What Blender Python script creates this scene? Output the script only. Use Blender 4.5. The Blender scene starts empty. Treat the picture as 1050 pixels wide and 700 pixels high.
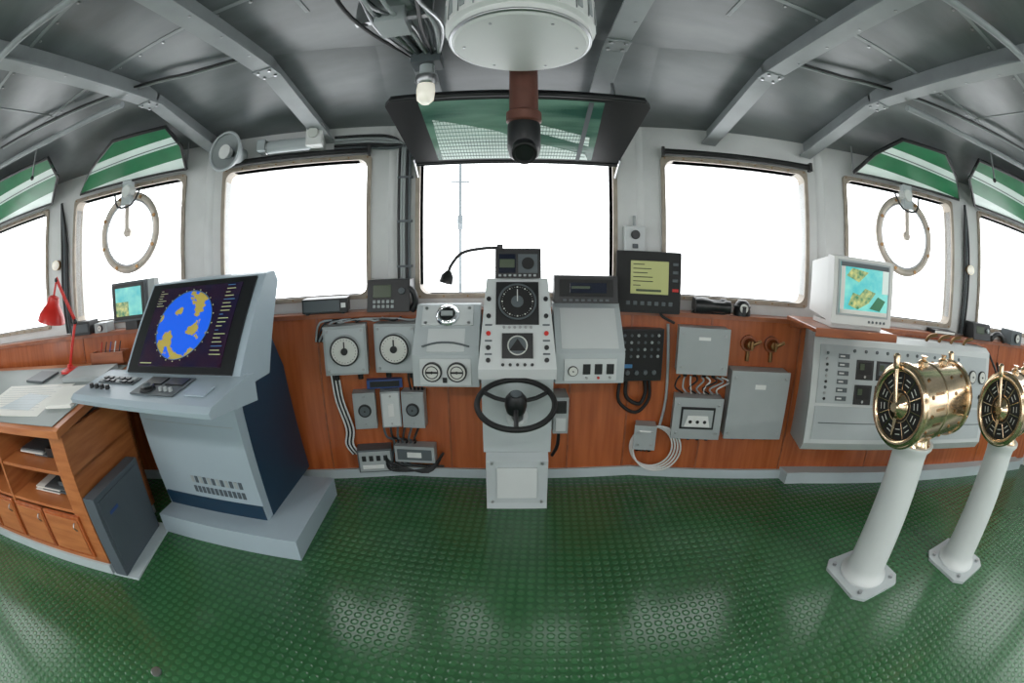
import bpy, bmesh, math, random
from mathutils import Matrix, Vector
random.seed(3)
sc=bpy.context.scene
R=math.radians
# ------------------------------------------------------------------ materials
def lin(c):
    return tuple(((v/255)/12.92 if v/255<=.04045 else ((v/255+.055)/1.055)**2.4) for v in c)+(1,)
def mat(name,rgb,rough=.5,metal=0,noise=.0,nscale=4,bump=0,bscale=60,emit=0,coat=0,stretch=None,rgb2=None,spec=.5):
    m=bpy.data.materials.new(name);m.use_nodes=True;nt=m.node_tree;n=nt.nodes;l=nt.links
    b=n['Principled BSDF'];b.inputs['Roughness'].default_value=rough;b.inputs['Metallic'].default_value=metal
    b.inputs['Specular IOR Level'].default_value=spec
    if coat: b.inputs['Coat Weight'].default_value=coat;b.inputs['Coat Roughness'].default_value=.1
    c=lin(rgb);b.inputs['Base Color'].default_value=c
    tc=n.new('ShaderNodeTexCoord')
    if noise or rgb2:
        mp=n.new('ShaderNodeMapping');l.new(tc.outputs['Object'],mp.inputs[0])
        if stretch: mp.inputs['Scale'].default_value=stretch
        t=n.new('ShaderNodeTexNoise');t.inputs['Scale'].default_value=nscale;t.inputs['Detail'].default_value=5;l.new(mp.outputs[0],t.inputs['Vector'])
        r=n.new('ShaderNodeValToRGB');l.new(t.outputs['Fac'],r.inputs[0])
        r.color_ramp.elements[0].position=.35;r.color_ramp.elements[1].position=.65
        if rgb2: r.color_ramp.elements[0].color=lin(rgb2);r.color_ramp.elements[1].color=c
        else:
            r.color_ramp.elements[0].color=tuple(v*(1-noise) for v in c[:3])+(1,);r.color_ramp.elements[1].color=c
        l.new(r.outputs[0],b.inputs['Base Color'])
        if emit: l.new(r.outputs[0],b.inputs['Emission Color'])
    elif emit: b.inputs['Emission Color'].default_value=c
    if emit: b.inputs['Emission Strength'].default_value=emit
    if bump:
        t2=n.new('ShaderNodeTexNoise');t2.inputs['Scale'].default_value=bscale;l.new(tc.outputs['Object'],t2.inputs['Vector'])
        bp=n.new('ShaderNodeBump');bp.inputs['Strength'].default_value=bump;bp.inputs['Distance'].default_value=.01
        l.new(t2.outputs['Fac'],bp.inputs['Height']);l.new(bp.outputs[0],b.inputs['Normal'])
    return m
WALL=mat('wall_paint',(220,222,221),.5,noise=.12,nscale=3,bump=.15,bscale=25)
CEIL=mat('ceiling_panels',(128,134,136),.33,noise=.36,nscale=1.5,bump=.14,bscale=7,stretch=(1,2.5,1))
BEAM=mat('beam_paint',(158,164,166),.42,noise=.18,nscale=5)
BASE=mat('baseboard_paint',(186,198,202),.45,noise=.08)
HELM=mat('helm_grey',(182,190,192),.4,noise=.05,bump=.05,bscale=200)
HELM2=mat('helm_grey_light',(206,211,211),.4,noise=.04)
BOXG=mat('box_grey',(164,171,172),.45,noise=.06,nscale=6)
BOXD=mat('box_dark_grey',(88,96,100),.5,noise=.08)
RAD=mat('radar_grey',(166,182,192),.4,noise=.03)
RADB=mat('radar_blue',(20,54,78),.4,noise=.1)
CASE=mat('case_grey',(84,94,102),.55,noise=.1)
BLK=mat('black_plastic',(26,28,30),.38,noise=.1)
BLK2=mat('black_rubber',(15,16,17),.6,noise=.1)
WHITE=mat('white_paint',(224,226,224),.4,noise=.03)
CREAM=mat('crt_plastic',(212,213,210),.45,noise=.03)
WOOD=mat('wood_veneer',(180,98,52),.26,rgb2=(156,78,38),nscale=3,stretch=(8,8,.6),coat=.25)
WOODH=mat('wood_trim',(160,90,52),.35,rgb2=(132,70,38),nscale=3,stretch=(1,8,8),coat=.25)
DESKW=mat('desk_wood',(190,120,70),.4,rgb2=(166,96,52),nscale=3,stretch=(1,1,9))
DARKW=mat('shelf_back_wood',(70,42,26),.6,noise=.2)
BRASS=mat('brass',(232,206,172),.16,metal=1,noise=.18,nscale=9)
BRASSD=mat('aged_brass',(150,118,82),.35,metal=1,noise=.2,nscale=20)
STEEL=mat('steel',(180,182,184),.3,metal=1,noise=.1)
RING=mat('clear_view_ring_metal',(206,196,184),.4,metal=.2,noise=.2,nscale=12)
CHROME=mat('chrome',(225,228,230),.1,metal=1,noise=.05)
RUST=mat('copper_pipe',(112,70,58),.45,noise=.35,nscale=9,metal=.3)
FRAME=mat('window_frame_metal',(170,158,142),.45,noise=.25,nscale=14)
PAPER=mat('paper',(230,230,224),.7,noise=.04)
DESKT=mat('desk_mat',(140,150,148),.5,noise=.06)
BLUE=mat('blue_label',(50,80,140),.5,noise=.1)
RED=mat('red_enamel',(205,42,34),.3,noise=.08)
GREENP=mat('visor_green',(40,118,78),.3,noise=.25,nscale=5,emit=.2)  # reflected green of the outside, painted on the visors; also CRT land
WHITEP=mat('visor_white',(206,222,216),.25,noise=.14,nscale=3,emit=.3)  # reflected white painted on visors and mirror, with glow; also CRT patch
TEAL=mat('mirror_teal',(112,150,132),.1,rgb2=(54,92,80),nscale=1.6,emit=.15,stretch=(1,5,1))  # colour of the painted mirror reflection, with a slight glow
SCR=mat('screen_dark',(18,24,40),.12,noise=.2,emit=.25)
SCRP=mat('radar_screen_purple',(40,22,40),.15,rgb2=(20,18,44),nscale=9,emit=.4)
EARTH=mat('radar_globe',(150,136,66),.2,rgb2=(28,86,206),nscale=9,emit=.65)
EARTH.node_tree.nodes['Color Ramp'].color_ramp.elements[0].position=.55
EARTH.node_tree.nodes['Color Ramp'].color_ramp.elements[1].position=.56
TXT=mat('screen_text',(170,180,130),.3,noise=.1,emit=.35)
LCDY=mat('lcd_yellow_green',(164,168,108),.3,noise=.06,emit=.25)
LCDG=mat('lcd_green',(60,74,52),.3,noise=.1,emit=.1)
MAP=mat('crt_map',(64,172,178),.2,rgb2=(120,200,190),nscale=9,emit=.55)
MAPL=mat('crt_land',(60,120,84),.2,rgb2=(190,190,120),nscale=30,emit=.5)
DIAL=mat('dial_white',(212,214,208),.4,noise=.04)
BULB=mat('lamp_glass',(240,236,222),.2,noise=.02,emit=.4)
LIGHT=mat('lamp_diffuser',(255,252,245),.4,noise=.01,emit=3)  # glowing face of the added fill lights
BLUEC=mat('button_blue',(70,130,180),.4,noise=.1)

def floor_mat():
    m=mat('rubber_floor',(56,106,66),.19,noise=.25,nscale=1.2)
    nt=m.node_tree;n=nt.nodes;l=nt.links;b=n['Principled BSDF']
    tc=[x for x in n if x.type=='TEX_COORD'][0]
    mp=n.new('ShaderNodeMapping');mp.inputs['Rotation'].default_value=(0,0,R(4));l.new(tc.outputs['Object'],mp.inputs[0])
    v=n.new('ShaderNodeTexVoronoi');v.inputs['Scale'].default_value=21;v.inputs['Randomness'].default_value=0;v.feature='F1'
    l.new(mp.outputs[0],v.inputs['Vector'])
    r=n.new('ShaderNodeValToRGB');r.color_ramp.elements[0].position=.24;r.color_ramp.elements[0].color=(1,1,1,1);r.color_ramp.elements[1].position=.42;r.color_ramp.elements[1].color=(0,0,0,1)
    l.new(v.outputs['Distance'],r.inputs[0])
    bp=n.new('ShaderNodeBump');bp.inputs['Strength'].default_value=.55;bp.inputs['Distance'].default_value=.004
    l.new(r.outputs[0],bp.inputs['Height']);l.new(bp.outputs[0],b.inputs['Normal'])
    src=b.inputs['Base Color'].links[0].from_socket
    mx=n.new('ShaderNodeMix');mx.data_type='RGBA';mx.blend_type='MULTIPLY';mx.inputs[0].default_value=1
    r2=n.new('ShaderNodeValToRGB');r2.color_ramp.elements[0].position=.34;r2.color_ramp.elements[0].color=(1,1,1,1);r2.color_ramp.elements[1].position=.44;r2.color_ramp.elements[1].color=(.72,.74,.72,1)
    l.new(v.outputs['Distance'],r2.inputs[0]);l.new(src,mx.inputs[6]);l.new(r2.outputs[0],mx.inputs[7]);l.new(mx.outputs[2],b.inputs['Base Color'])
    return m
FLOOR=floor_mat()
def glass():
    m=bpy.data.materials.new('window_glass');m.use_nodes=True;nt=m.node_tree;n=nt.nodes;n.clear()
    o=n.new('ShaderNodeOutputMaterial');mx=n.new('ShaderNodeMixShader');t=n.new('ShaderNodeBsdfTransparent');g=n.new('ShaderNodeBsdfGlossy')
    g.inputs['Roughness'].default_value=.02;mx.inputs[0].default_value=.05
    nt.links.new(t.outputs[0],mx.inputs[1]);nt.links.new(g.outputs[0],mx.inputs[2]);nt.links.new(mx.outputs[0],o.inputs[0]);return m
GLASS=glass()
# ------------------------------------------------------------------ builder
class B:
    def __init__(s,name,loc=(0,0,0),rz=0,bevel=0):
        s.name=name;s.bm=bmesh.new();s.mats=[];s.loc=loc;s.rz=rz;s.bev=bevel;s.T=Matrix()
    def mi(s,m):
        if m not in s.mats: s.mats.append(m)
        return s.mats.index(m)
    def v(s,p): return s.bm.verts.new(s.T@Vector(p))
    def f(s,vs,m,smooth=False):
        try: fc=s.bm.faces.new(vs)
        except ValueError: return
        fc.material_index=s.mi(m);fc.smooth=smooth
    def box(s,x0,x1,y0,y1,z0,z1,m):
        a=[s.v((x,y,z)) for z in (z0,z1) for x,y in ((x0,y0),(x1,y0),(x1,y1),(x0,y1))]
        for q in ((3,2,1,0),(4,5,6,7),(0,1,5,4),(1,2,6,5),(2,3,7,6),(3,0,4,7)): s.f([a[i] for i in q],m)
    def prism(s,poly,x0,x1,m,ends=None,axis='x'):
        P=(lambda x,p:(x,p[0],p[1])) if axis=='x' else ((lambda x,p:(p[0],p[1],x)) if axis=='z' else (lambda x,p:(p[0],x,p[1])))
        a=[s.v(P(x0,p)) for p in poly];b=[s.v(P(x1,p)) for p in poly];n=len(poly)
        s.f(a,ends or m);s.f(b[::-1],ends or m)
        for i in range(n): s.f([a[i],b[i],b[(i+1)%n],a[(i+1)%n]],m)
    def ring(s,c,ax,r,seg,ph=0):
        ax=Vector(ax).normalized();u=ax.orthogonal().normalized();w=ax.cross(u)
        return [s.v(Vector(c)+u*r*math.cos(2*math.pi*i/seg+ph)+w*r*math.sin(2*math.pi*i/seg+ph)) for i in range(seg)]
    def lathe(s,prof,o,ax,m,seg=28,cap=True):
        ax=Vector(ax).normalized();o=Vector(o);rs=[s.ring(o+ax*h,ax,max(r,1e-4),seg) for r,h in prof]
        for k in range(len(rs)-1):
            for i in range(seg): s.f([rs[k][i],rs[k][(i+1)%seg],rs[k+1][(i+1)%seg],rs[k+1][i]],m,True)
        if cap: s.f(rs[0][::-1],m);s.f(rs[-1],m)
    def cyl(s,p0,p1,r,m,r1=None,seg=20):
        d=Vector(p1)-Vector(p0);s.lathe([(r,0),(r if r1 is None else r1,d.length)],p0,d,m,seg)
    def torus(s,c,ax,Rr,r,m,seg=36,sg=8,a0=0,a1=360):
        ax=Vector(ax).normalized();u=ax.orthogonal().normalized();w=ax.cross(u);c=Vector(c)
        full=(a1-a0)>=360;n=seg if full else seg+1
        rs=[]
        for i in range(n):
            a=R(a0+(a1-a0)*i/seg);d=u*math.cos(a)+w*math.sin(a)
            rs.append([s.v(c+d*(Rr+r*math.cos(2*math.pi*j/sg))+ax*r*math.sin(2*math.pi*j/sg)) for j in range(sg)])
        for i in range(n if full else n-1):
            A=rs[i];Bb=rs[(i+1)%n]
            for j in range(sg): s.f([A[j],Bb[j],Bb[(j+1)%sg],A[(j+1)%sg]],m,True)
    def tube(s,pts,r,m,seg=8,smooth=3):
        P=[Vector(p) for p in pts]
        if smooth>1 and len(P)>2:
            Q=[]
            for i in range(len(P)-1):
                p0=P[max(i-1,0)];p1=P[i];p2=P[i+1];p3=P[min(i+2,len(P)-1)]
                for k in range(smooth):
                    t=k/smooth
                    Q.append(.5*((2*p1)+(p2-p0)*t+(2*p0-5*p1+4*p2-p3)*t*t+(3*p1-p0-3*p2+p3)*t**3))
            Q.append(P[-1]);P=Q
        rs=[];u=None
        for i in range(len(P)):
            d=(P[min(i+1,len(P)-1)]-P[max(i-1,0)]).normalized()
            u=d.orthogonal().normalized() if u is None else (u-d*u.dot(d)).normalized()
            w=d.cross(u)
            rs.append([s.v(P[i]+u*r*math.cos(2*math.pi*j/seg)+w*r*math.sin(2*math.pi*j/seg)) for j in range(seg)])
        for i in range(len(P)-1):
            for j in range(seg): s.f([rs[i][j],rs[i][(j+1)%seg],rs[i+1][(j+1)%seg],rs[i+1][j]],m,True)
        s.f(rs[0][::-1],m);s.f(rs[-1],m)
    def sphere(s,c,r,m,sz=1):
        s.lathe([(r*math.sin(math.pi*i/12),-r*sz*math.cos(math.pi*i/12)) for i in range(13)],c,(0,0,1),m,20)
    def gauge(s,x,y,z,r,face=DIAL,rim=BLK,d=.02):
        s.cyl((x,y,z),(x,y-d,z),r,rim,seg=28);s.cyl((x,y-d,z),(x,y-d-.002,z),r*.85,face,seg=28)
        s.cyl((x,y-d-.002,z),(x,y-d-.01,z),r*.14,BLK,seg=12)
    def quad(s,ps,m): s.f([s.v(p) for p in ps],m)
    def done(s):
        bmesh.ops.recalc_face_normals(s.bm,faces=s.bm.faces)
        for e in s.bm.edges:
            if len(e.link_faces)==2 and e.calc_face_angle(0)>R(48): e.smooth=False
        me=bpy.data.meshes.new(s.name);s.bm.to_mesh(me);s.bm.free()
        for m in s.mats: me.materials.append(m)
        o=bpy.data.objects.new(s.name,me);bpy.context.collection.objects.link(o)
        o.location=s.loc;o.rotation_euler=(0,0,s.rz)
        if s.bev:
            md=o.modifiers.new('bevel','BEVEL');md.width=s.bev;md.segments=2;md.limit_method='ANGLE';md.angle_limit=R(40)
        return o
def slope(y0,z0,y1,z1,x=0):
    up=Vector((0,y1-y0,z1-z0)).normalized();X=Vector((1,0,0));Y=up.cross(X)
    return Matrix(((X.x,Y.x,up.x,x),(X.y,Y.y,up.y,y0),(X.z,Y.z,up.z,z0),(0,0,0,1)))
# ------------------------------------------------------------------ bridge plan
FAC=((0,2.72),(.27,2.941),(.369,3.152))
XE=5.1
def corners(d):
    c=[cc-d*math.sqrt(1+k*k) for k,cc in FAC]
    x1=(c[1]-c[0])/.27;x2=(c[2]-c[1])/.099
    r=[(x1,c[0]),(x2,c[1]-.27*x2),(XE,c[2]-.369*XE)]
    return [(-x,y) for x,y in r[::-1]]+r
def wp(X,d=0):
    a=abs(X);x=sorted(p[0] for p in corners(d) if p[0]>0)
    i=0 if a<x[0] else (1 if a<x[1] else 2);k,c=FAC[i]
    y=c-d*math.sqrt(1+k*k)-k*a
    return (X,y),(math.atan(k)*(-1 if X>0 else 1))
def W(name,X,z=0,d=0,bevel=.004):
    (x,y),psi=wp(X,d);return B(name,(x,y,z),psi,bevel)
def wpt(X,z,d): (x,y),_=wp(X,d);return (x,y,z)
def onl(X,d): (x,y),_=wp(X,d);return (x,y)
b=B('floor');b.quad([(-XE-.2,-2.8,0),(XE+.2,-2.8,0),(XE+.2,3.2,0),(-XE-.2,3.2,0)],FLOOR);b.done()
ZT=2.44
b=B('ceiling');o=corners(-.14);i_=corners(.75);zi=2.64
n=len(o)
ov=[b.v((x,y,ZT)) for x,y in o];iv=[b.v((x,y,zi)) for x,y in i_]
for k in range(n-1): b.f([ov[k],ov[k+1],iv[k+1],iv[k]],CEIL)
bl=b.v((-XE,-2.62,zi));br=b.v((XE,-2.62,zi));b.f(iv+[br,bl],CEIL);b.done()
b=B('trim_1')
for y in (1.25,.62,0,-.7,-1.5):
    b.box(-5,5,y-.012,y+.012,zi-.004,zi,BEAM)
for x in (-3.6,-2.8,-.9,0,.9,2.8,3.6):
    b.box(x-.01,x+.01,-2.5,1.5 if abs(x)<3 else 1.2,zi-.004,zi,BEAM)
for x in [-3.6+.18*i for i in range(41)]:
    for y in (1.28,.65): b.cyl((x,y,zi-.006),(x,y,zi),.008,STEEL,seg=6)
b.done()
def pieces(b,u0,u1,z0,z1,y0,y1,ops,m):
    us=u0
    for (a,c,zb,zt) in sorted(ops):
        b.box(us,a,y0,y1,z0,z1,m);b.box(a,c,y0,y1,z0,zb,m);b.box(a,c,y0,y1,zt,z1,m);us=c
    b.box(us,u1,y0,y1,z0,z1,m)
wc=corners(-.12)
wins=[(-4.92,-3.86,1.27,2.22),(-3.455,-2.375,1.25,2.22),(-2.015,-1.0,1.28,2.20),(-.635,.635,1.27,2.22),(1.0,2.015,1.28,2.20),(2.375,3.455,1.25,2.22),(3.86,4.92,1.27,2.22)]
facets=[]
for k in range(5):
    (xa,ya),(xb,yb)=wc[k],wc[k+1]
    psi=math.atan2(yb-ya,xb-xa);L=math.hypot(xb-xa,yb-ya);cs=math.cos(psi)
    ops=[((w[0]-xa)/cs,(w[1]-xa)/cs,w[2],w[3]) for w in wins if w[0]>=xa-.01 and w[1]<=xb+.01]
    facets.append(((xa,ya),psi,L,ops))
nw=0
fn=['wall_port_bow','wall_port_quarter','wall_front','wall_starboard_quarter','wall_starboard_bow']
def rrect(x0,x1,z0,z1,r,n=6):
    pts=[]
    for cx,cz,a0 in ((x1-r,z1-r,0),(x0+r,z1-r,90),(x0+r,z0+r,180),(x1-r,z0+r,270)):
        for i in range(n+1):
            a=R(a0+90*i/n);pts.append((cx+r*math.cos(a),cz+r*math.sin(a)))
    return pts
def winframe(name,loc,psi,u0,u1,zb,zt):
    b=B(name,(loc[0],loc[1],0),psi,0)
    out=rrect(u0-.03,u1+.03,zb-.03,zt+.03,.03);inn=rrect(u0,u1,zb,zt,.06);out2=rrect(u0-.002,u1+.002,zb-.002,zt+.002,.004)
    N=len(out)
    for (A,ya,Bp,yb) in ((out,0,out,-.02),(out,-.02,inn,-.02),(inn,-.02,inn,.1),(out2,.1,inn,.1)):
        va=[b.v((p[0],ya,p[1])) for p in A];vb=[b.v((p[0],yb,p[1])) for p in Bp]
        for i in range(N): b.f([va[i],va[(i+1)%N],vb[(i+1)%N],vb[i]],FRAME)
    for t in range(9):
        x=u0+(u1-u0)*t/8
        for z in (zb-.015,zt+.015): b.cyl((x,-.02,z),(x,-.024,z),.006,BRASSD,seg=8)
    b.quad([(u0,.07,zb),(u1,.07,zb),(u1,.07,zt),(u0,.07,zt)],GLASS)
    b.done()
for k,((x0,y0),psi,L,ops) in enumerate(facets):
    b=B(fn[k],(x0,y0,0),psi);pieces(b,0,L,0,ZT+.03,0,.12,ops,WALL);b.done()
    for op in ops:
        nw+=1;winframe('window_%d'%nw,(x0,y0),psi,*op)
b=B('trim_2')
for (x,y) in wc[1:5]: b.cyl((x,y+.06,0),(x,y+.06,ZT),.07,WALL,seg=12)
b.done()
for sg,nm in ((-1,'wall_left'),(1,'wall_right')):
    b=B(nm,(sg*XE,0,0),R(-90)*1);
    ops=[(-1.0,-.2,1.2,2.2),(.1,1.1,1.2,2.2),(1.5,2.3,.2,2.1)]
    yy=(0,.1) if sg>0 else (-.1,0)
    pieces(b,-1.5,2.62,0,zi+.05,yy[0],yy[1],ops,WALL);b.done()
b=B('wall_back',(0,-2.62,0),0);pieces(b,-XE,XE,0,zi+.05,-.1,0,[(-4.4,-3.0,1.0,2.2),(-2.2,-.6,1.0,2.2),(.6,2.2,1.0,2.2),(3.0,4.4,1.0,2.2)],WALL);b.done()
c0=corners(0);cw=corners(-.118);cl=corners(.035);cb=corners(.02)
tn=[3]
def strips(A,Bc,z0,z1,m,name=None):
    for k in range(5):
        b=B(name or 'trim_%d'%tn[0]);tn[0]+=1;b.prism([A[k],A[k+1],Bc[k+1],Bc[k]],z0,z1,m,axis='z');b.done()
strips(c0,cw,.0,1.15,WOOD)  # wood panelling of the lower wall, one piece per facet
strips(cl,cw,1.15,1.18,WOODH)  # window ledge on top of the panelling
b=B('baseboard_front')
for k in range(5): b.prism([cb[k],cb[k+1],c0[k+1],c0[k]],0,.07,BASE,axis='z')
b.prism([onl(1.95,.11),onl(2.1,.11),onl(4.9,.11),onl(4.9,.0),onl(2.2,0),onl(1.95,0)],0,.09,BASE,axis='z')
b.done()
b=B('trim_40')
for X in (-3.3,-2.6,-1.95,-1.3,-.45,.35,.75,1.28,1.93,2.7,3.4,4.1):
    (x,y),psi=wp(X);b.T=Matrix.Translation((x,y,0))@Matrix.Rotation(psi,4,'Z');b.box(-.006,.006,-.005,.0,.07,1.15,WOODH)
b.T=Matrix();b.done()
# ------------------------------------------------------------------ ceiling beams
def beam(x,yb0=-2.6,elbow=1.88):
    b=B('ceiling_beam',(0,0,0),0,.003)
    (wx,wy),_=wp(x,-.1)
    w=.055
    zb=2.545
    b.box(x-w,x+w,yb0,elbow,zb-.012,zb,BEAM);b.box(x-.008,x+.008,yb0,elbow,zb,zi,BEAM)
    b.prism([(elbow-.02,zb-.012),(wy,2.33),(wy,2.345),(elbow-.01,zb+.004)],x-w,x+w,BEAM)
    b.prism([(elbow-.02,zb-.01),(wy,2.335),(wy,ZT),(elbow-.02,zi-.01)],x-.008,x+.008,BEAM)
    b.box(x-.06,x+.06,elbow-.12,elbow-.01,zb-.02,zb-.012,BEAM)
    for yy in (elbow-.10,elbow-.03):
        for xx in (x-.035,x+.035): b.cyl((xx,yy,zb-.02),(xx,yy,zb-.03),.010,STEEL,seg=8)
    for k in range(6): b.cyl((x+.03,elbow-.3-.25*k,zb-.012),(x+.03,elbow-.3-.25*k,zb-.016),.008,STEEL,seg=6)
    b.done()
for x in (-1.27,-.47,.45,1.3): beam(x)
for x in (-2.06,2.03): beam(x,elbow=1.72)
for sg in (-1,1):
    b=B('ceiling_pipe');b.tube([(sg*1.3,.62,2.57),(sg*2.2,.40,2.54),(sg*3.4,.36,2.54),(sg*4.9,.36,2.54)],.022,BEAM);b.done()
    b=B('ceiling_pipe');b.tube([(sg*2.1,1.45,2.50),(sg*2.9,1.28,2.50),(sg*3.9,.95,2.50),(sg*4.9,.6,2.5)],.02,BEAM);
    b.tube([(sg*3.05,1.27,2.50),(sg*3.05,1.27,2.30)],.008,STEEL,smooth=1);b.sphere((sg*3.05,1.27,2.3),.016,BLK)
    for k,m in enumerate((BLK,BOXG)): b.tube([(sg*1.33,1.7+.03*k,2.61),(sg*1.7,1.62+.03*k,2.60),(sg*2.0,1.5+.03*k,2.60),(sg*3.4,1.02+.03*k,2.60)],.008,m)
    b.done()
# ------------------------------------------------------------------ overhead compass + periscope
b=B('overhead_compass',(0,1.44,0),0,.003)
b.lathe([(.235,2.285),(.25,2.30),(.25,2.33),(.27,2.34),(.275,2.47),(.26,2.48),(.26,2.64)],(0,0,0),(0,0,1),WHITE,48)
b.torus((0,0,2.30),(0,0,1),.248,.008,STEEL,48)
for a in range(0,360,15):
    b.T=Matrix.Rotation(R(a),4,'Z');b.box(.262,.2745,-.012,.012,2.36,2.44,BOXG);b.box(.255,.274,-.022,-.018,2.345,2.46,STEEL)
    if a%60==0: b.cyl((.2,0,2.286),(.2,0,2.281),.006,STEEL,seg=8)
b.T=Matrix()
b.done()
b=B('periscope_tube',(.02,1.80,0),0)
b.cyl((0,0,2.10),(0,0,2.635),.062,RUST,seg=28);b.lathe([(.062,0),(.075,.01),(.075,.05),(.062,.06)],(0,0,2.08),(0,0,1),RUST)
b.lathe([(.03,-.06),(.06,-.04),(.07,0),(.07,.1),(.062,.12)],(0,0,1.97),(0,0,1),BLK);b.cyl((0,0,1.99),(0,-.07,1.93),.05,BLK);b.torus((0,-.07,1.93),(0,-.76,-.65),.045,.008,BLK2)
b.done()
# centre mirror, its reflection painted as teal, white and grey panels
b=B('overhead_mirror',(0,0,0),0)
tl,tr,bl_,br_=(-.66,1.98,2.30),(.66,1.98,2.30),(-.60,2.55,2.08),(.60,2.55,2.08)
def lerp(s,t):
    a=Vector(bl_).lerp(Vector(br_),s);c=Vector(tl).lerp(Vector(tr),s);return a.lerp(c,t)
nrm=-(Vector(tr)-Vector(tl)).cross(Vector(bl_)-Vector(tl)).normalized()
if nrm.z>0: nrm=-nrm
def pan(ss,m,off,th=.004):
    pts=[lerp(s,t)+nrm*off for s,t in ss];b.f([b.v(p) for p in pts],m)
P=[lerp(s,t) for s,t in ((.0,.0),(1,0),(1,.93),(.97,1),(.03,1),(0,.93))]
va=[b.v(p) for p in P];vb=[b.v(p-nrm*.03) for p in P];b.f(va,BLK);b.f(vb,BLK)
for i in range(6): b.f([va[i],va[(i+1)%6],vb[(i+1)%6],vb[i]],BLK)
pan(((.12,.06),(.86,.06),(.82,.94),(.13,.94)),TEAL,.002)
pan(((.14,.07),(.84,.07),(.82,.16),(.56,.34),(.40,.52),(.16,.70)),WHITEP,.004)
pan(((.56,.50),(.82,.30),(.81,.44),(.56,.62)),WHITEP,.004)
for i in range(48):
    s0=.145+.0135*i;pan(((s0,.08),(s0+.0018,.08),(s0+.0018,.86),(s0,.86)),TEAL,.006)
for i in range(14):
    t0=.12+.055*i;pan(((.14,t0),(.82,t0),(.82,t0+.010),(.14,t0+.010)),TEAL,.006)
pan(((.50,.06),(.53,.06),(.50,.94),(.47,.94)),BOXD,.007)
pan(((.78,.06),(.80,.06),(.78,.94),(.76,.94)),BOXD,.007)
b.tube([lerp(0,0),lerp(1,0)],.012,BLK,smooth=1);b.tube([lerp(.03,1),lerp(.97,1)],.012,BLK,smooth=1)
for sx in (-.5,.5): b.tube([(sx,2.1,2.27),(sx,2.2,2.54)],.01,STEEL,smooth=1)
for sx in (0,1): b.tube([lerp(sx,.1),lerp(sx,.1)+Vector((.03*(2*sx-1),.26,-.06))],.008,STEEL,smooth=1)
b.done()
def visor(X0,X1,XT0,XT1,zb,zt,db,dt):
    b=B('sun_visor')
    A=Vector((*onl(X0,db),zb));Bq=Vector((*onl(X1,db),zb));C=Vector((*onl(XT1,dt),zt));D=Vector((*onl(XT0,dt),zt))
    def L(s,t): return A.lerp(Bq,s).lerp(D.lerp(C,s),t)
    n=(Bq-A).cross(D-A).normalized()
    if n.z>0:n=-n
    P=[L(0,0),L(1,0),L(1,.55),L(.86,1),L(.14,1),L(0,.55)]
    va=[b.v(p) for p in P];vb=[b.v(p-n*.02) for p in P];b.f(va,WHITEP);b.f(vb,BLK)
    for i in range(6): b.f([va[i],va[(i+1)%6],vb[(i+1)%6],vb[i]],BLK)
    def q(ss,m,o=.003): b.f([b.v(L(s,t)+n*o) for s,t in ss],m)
    q(((.0,.28),(1,.02),(1,.40),(0,.60)),GREENP);q(((.06,.78),(.97,.62),(.86,.98),(.14,.98)),GREENP);q(((0,.64),(1,.44),(1,.46),(0,.66)),BOXD)  # stripes paint the reflected outside onto the visor
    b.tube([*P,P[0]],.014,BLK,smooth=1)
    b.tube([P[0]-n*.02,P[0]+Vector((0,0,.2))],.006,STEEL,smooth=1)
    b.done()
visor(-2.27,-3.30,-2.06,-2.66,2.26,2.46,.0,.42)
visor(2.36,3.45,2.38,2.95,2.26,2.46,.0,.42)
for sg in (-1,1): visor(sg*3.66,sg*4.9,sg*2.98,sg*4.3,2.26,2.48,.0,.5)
for sg in (-1,1):
    b=W('roller_blind',sg*1.51,2.25,-.085,0);b.cyl((-.55,-.03,0),(.55,-.03,0),.022,BLK2);b.box(-.56,-.54,-.06,0.0,-.03,.03,BLK);b.box(.54,.56,-.06,0.0,-.03,.03,BLK)
    b.done()
def clearview(X,z):
    b=W('clear_view_screen',X,z,-.10,0)
    b.torus((0,-.03,0),(0,1,0),.275,.027,RING,56,10);b.torus((0,-.03,0),(0,1,0),.245,.010,STEEL,48,8)
    b.cyl((0,-.02,0),(0,.03,0),.27,GLASS,seg=40)
    for k in range(8): a=R(45*k+20);b.cyl((.275*math.cos(a),-.05,.275*math.sin(a)),(.275*math.cos(a),-.066,.275*math.sin(a)),.014,BRASSD,seg=8)
    b.tube([(0,-.07,.46),(0,-.09,.34),(.0,-.07,.0)],.02,RING,smooth=3)
    b.lathe([(.03,0),(.055,.02),(.055,.09),(.04,.11)],(0,-.02,.30),(0,-1,0),WHITE);b.box(-.045,.045,-.12,-.06,.20,.38,HELM)
    b.lathe([(.03,0),(.035,.05)],(0,-.02,0),(0,-1,0),RING)
    b.tube([(-.13,-.10,.30),(-.07,-.13,.19),(.07,-.13,.19),(.13,-.10,.30)],.008,BLK)
    b.done()
clearview(-2.82,1.88);clearview(2.88,1.87)
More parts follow.
